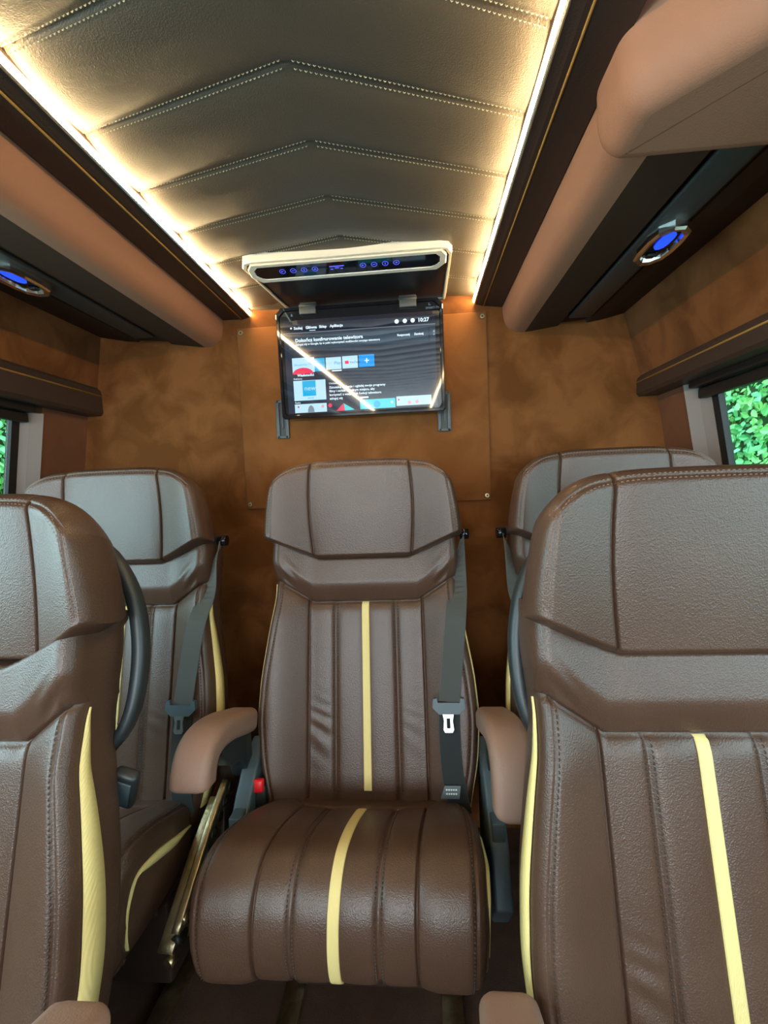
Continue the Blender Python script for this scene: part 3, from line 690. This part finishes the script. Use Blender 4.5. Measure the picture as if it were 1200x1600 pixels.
def belt(parent, sg, lower=True):
    def P(x, s, dt):
        w_ = float(wback(s)); tb = float(t_back(np.array(min(abs(x), w_)), np.array(min(s, .50)), np.array(w_))) if abs(x) < w_ else -.03
        return bk(sg*x, s, max(tb, -.004)+dt)
    ctl = [(.243, .578, -.004), (.234, .53, .006), (.224, .46, .010), (.213, .38, .011), (.200, .28, .011), (.190, .20, .012)]
    pts = spline([P(*c) for c in ctl], 30); sd = []
    for k in range(30):
        a = min(1, k/14); d = Vector((sg*math.sin(a*PI/2*.92+.05), -math.cos(a*PI/2*.92+.05)*CA, 0)); sd.append(d)
    sec = rrect(.047, .0022, .001, 1)
    b = MB(); b.sweep(pts, lambda t: [(p[0]*(.45+.55*min(1, t*2.2)), p[1]) for p in sec], 'webbing_light', side=sd, smooth=False); o = b.build('seat_belt', parent)
    ctl = [(.190, .195, .010), (.188, .13, .010), (.190, .06, .010), (.197, .012, .008), (.205, -.03, .004)]
    q = MB(); q.sweep(spline([P(*c) for c in ctl], 18), sec, 'webbing', side=(1, 0, 0), smooth=False); q.build('lap_strap', o)
    c = P(.188, .192, .016); R = Matrix.Rotation(-AL, 3, 'X') 
    def L(x, s, t): return P(.188, .192, .016)+Vector((x, s*SA-t*CA, s*CA+t*SA))
    q = MB(); outl = [(-.034, .016), (-.026, .018), (-.024, .008), (.024, .008), (.026, .018), (.034, .016), (.036, -.002), (.022, -.016), (-.022, -.016), (-.036, -.002)]
    fr_ = [[L(x, s, t) for x, s in outl] for t in (-.006, .006)]; V = [p for r in fr_ for p in r]; n = len(outl)
    q.add(V, [tuple(range(n)), tuple(range(2*n-1, n-1, -1))]+[(i, i+n, (i+1) % n+n, (i+1) % n) for i in range(n)], 'plastic_grey', False); fixn(q.build('tongue_grip', o))
    q = MB(); o1 = [(-.0125, -.012), (.0125, -.012), (.0095, -.030), (.0115, -.048), (.008, -.054), (-.008, -.054), (-.0115, -.048), (-.0095, -.030)]; i1 = [(-.004, -.024), (.004, -.024), (.004, -.030), (.004, -.044), (.003, -.045), (-.003, -.045), (-.004, -.044), (-.004, -.030)]
    rings = [[L(x-.002, s, t) for x, s in oo] for oo, t in ((o1, .002), (o1, .0045), (i1, .0045), (i1, .002))]
    q.grid(np.array([[list(v) for v in r] for r in rings]), 'steel', closed=True, smooth=False); tn = fixn(q.build('metal_tongue', o)); tn['label'] = 'bright steel belt tongue'
    q = MB(); c = P(.247, .582, -.006); q.cyl(c, .013, .022, 'gloss_black', axis=(1, 0, 0)); q.box(c+Vector((-sg*.012, .012, .004)), (.030, .034, .018), 'plastic_dark', r=.004); fixn(q.build('belt_guide', o))
    if lower:
        q = MB()
        B0 = P(.186, .008, .012)
        def K(x, s, t): return B0+Vector((x, s*SA-t*CA-.004, s*CA+t*SA))
        q.add([K(-.024, 0, .008), K(.016, 0, .008), K(.020, .024, .004), (K(-.014, .024, .004))], [(0, 1, 2, 3)], 'plastic_grey', False)
        q.add([K(-.024, 0, .006), K(.016, 0, .006), K(.020, .024, .002), (K(-.014, .024, .002))], [(3, 2, 1, 0)], 'plastic_grey', False)
        for s_ in (.008, .016):
            for k in range(5):
                x_ = -.012+k*.005; q.add([K(x_, s_, .0075), K(x_+.0035, s_, .0075), K(x_+.0035, s_+.003, .0072), K(x_, s_+.003, .0072)], [(0, 1, 2, 3)], 'label_white', False)
        q.build('belt_label', o)
    return o
def grab_handle(parent, sg):
    pts = spline([tuple(bk(sg*x, s, t)) for x, s, t in ((.140, .708, -.050), (.178, .678, -.054), (.212, .62, -.062), (.229, .55, -.066), (.230, .48, -.066), (.218, .425, -.064), (.188, .385, -.064))], 40)
    b = MB(); b.sweep(pts, lambda t: [(p[0]*(.8+.35*math.sin(t*PI)), p[1]*(.8+.35*math.sin(t*PI))) for p in rrect(.021, .026, .009, 4)], 'plastic_dark', side=(1, 0, 0)); o = fixn(b.build('grab_handle', parent)); o['label'] = 'curved black grab handle behind the backrest edge'
    return o
def make_seat():
    t = empty('coach_seat')
    bk_ = build_backrest(t)
    build_seat_stripe(bk_, lambda a, u, h: bk(u*.0088, .002+a*.421, float(t_back(np.array(u*.0088), np.array(.002+a*.421), np.array(.23)))+h))
    build_head(t); cu = build_cushion(t)
    def f(a, u, h):
        l = LJ+.062+a*(CTOT-LJ-.072); x = u*.0095; return Vector(cpt(np.array(x), l, float(h_cush(np.array(x), np.array(l), .23))+h))
    build_seat_stripe(cu, f)
    for sg in (-1, 1): side_insert(bk_, sg, 'back'); side_insert(cu, sg, 'cush')
    base(t); return t
def copy_tree(o, parent=None):
    c = o.copy(); COL.objects.link(c)
    if parent: c.parent = parent
    for ch in list(o.children): copy_tree(ch, c)
    return c
seat0 = make_seat()
G = 'brown leather coach seats'
SEATS = [
 ('centre', -.138, .970, STEP, 0, 'brown leather seat in the middle of the rear row, facing forward below the monitor'),
 ('rear_left', -.747, .955, STEP+.004, 0, 'brown leather rear row seat at the left window, partly hidden by the near left seat'),
 ('rear_right', .446, .970, STEP, 0, 'brown leather rear row seat at the right window, mostly hidden behind the near right seat'),
 ('near_left', -.675, .455, -.012, 0, 'large near brown leather seat cut off by the left edge, grab handle on its side'),
 ('near_right', .352, .485, -.014, 0, 'large near brown leather seat cut off by the right edge, nearest seat on the right'),
]
S = {}
for i, (k, x, y, z, rz, lab) in enumerate(SEATS):
    o = seat0 if i == 0 else copy_tree(seat0)
    o.location = (x, y, z); o.rotation_euler = (0, 0, math.radians(rz)); tag(o, lab, 'seat', G); S[k] = o
    if k.startswith('near'): o.scale = (.93, 1, 1)
    if k == 'near_left':
        for c in o.children:
            if c.name.startswith('headrest'): c.scale = (.86, 1, 1); c.location = (.052, .03, 0)
armrest(S['centre'], -1, .284, .0); armrest(S['centre'], 1, .283, .045); side_cover(S['centre'], -1); side_cover(S['centre'], 1); buckle(S['centre'], -1); belt(S['centre'], 1)
belt(S['rear_left'], 1, False); belt(S['rear_right'], -1, False)
a = armrest(S['near_left'], 1, .358, 0, -.086, .070); a2 = armrest(S['near_right'], -1, .290, 0, 0, -.036)
grab_handle(S['near_left'], 1).location = (.016, .02, 0); grab_handle(S['near_right'], -1)
# lever paddle on the aisle side of the near left seat
R_ = Matrix.Rotation(math.radians(20), 3, 'X') @ Matrix.Rotation(math.radians(25), 3, 'Y')
c_ = Vector((.222, .180, .715)); b = MB(); b.box(c_, (.040, .020, .078), 'plastic_dark', r=.008, rot=R_); o = b.build('recline_lever', S['near_left'])
b = MB(); b.box(c_+R_ @ Vector((0, -.0105, 0)), (.026, .003, .052), 'plastic_grey', r=.001, rot=R_); b.build('lever_inset', o)
# exposed perforated metal frame at the side of the rear left seat
b = MB(); fp = [(.279, .02, .42), (.279, -.06, .385), (.279, -.14, .335), (.275, -.20, .285)]
b.sweep(spline(fp, 14), rrect(.016, .050, .003, 2), 'zinc', side=(1, 0, 0)); b.sweep(spline([(p[0]-.012, p[1]-.03, p[2]-.005) for p in fp], 14), rrect(.030, .006, .002, 2), 'zinc', side=(1, 0, 0))
for k, p in enumerate(spline(fp, 9)):
    b.cyl((p[0]+.007, p[1], p[2]), .012, .006, 'rubber', axis=(1, .0, 0), n=12); b.cyl((p[0]+.002, p[1]-.034, p[2]-.012), .009, .016, 'rubber' if k % 2 else 'zinc', axis=(.3, 1, 0), n=10)
b.sweep([(.282, .0, .40), (.282, -.02, .06)], rrect(.014, .05, .003, 2), 'rubber', side=(1, 0, 0))
fixn(b.build('seat_side_frame', S['rear_left']))
b = MB(); b.box((.266, .085, .26), (.040, .08, .50), 'trim_dark', r=.008); b.build('column_cover', S['rear_left'])
# ================================================================== OUTSIDE
rng = np.random.default_rng(4)
def hedge(name, x, s, lab):
    b = MB(); n = 9500
    b.box((x+s*.25, 3.4, 1.2), (.30, 9.0, 3.2), 'leaf_back')
    ys = rng.uniform(.4, 7.4, n); zs = rng.uniform(.5, 2.7, n); V = []; F = []
    for i in range(n):
        c = Vector((x+s*rng.uniform(-.12, .10), ys[i], zs[i])); sz = rng.uniform(.022, .046)
        R = Matrix.Rotation(rng.uniform(-1, 1), 3, 'Z') @ Matrix.Rotation(rng.uniform(-.9, .5)*s*-1, 3, 'Y') @ Matrix.Rotation(rng.uniform(-PI, PI), 3, 'X')
        base_ = [(0, 0, -1), (.12, .62, -.45), (.05, .75, .15), (-.12, .35, .75), (-.25, 0, 1.1), (-.12, -.35, .75), (.05, -.75, .15), (.12, -.62, -.45), (-.15, 0, 0)]
        o_ = len(V); V += [tuple(c+R @ Vector((-s*p[0]*sz, p[1]*sz, p[2]*sz))) for p in base_]
        F += [(o_+8, o_+k, o_+(k+1) % 8) for k in range(8)]
    b.add(V, F, 'leaf', False); o = b.build(name); tag(o, lab, 'hedge', kind='stuff')
hedge('ivy_hedge', 3.0, 1, 'bright green leafy hedge outside the right window')
hedge('ivy_hedge', -3.4, -1, 'bright green leafy hedge outside the left window')
b = MB(); b.box((0, 2, -.5), (30, 30, .1), 'grass'); tag(b.build('ground'), kind='structure')
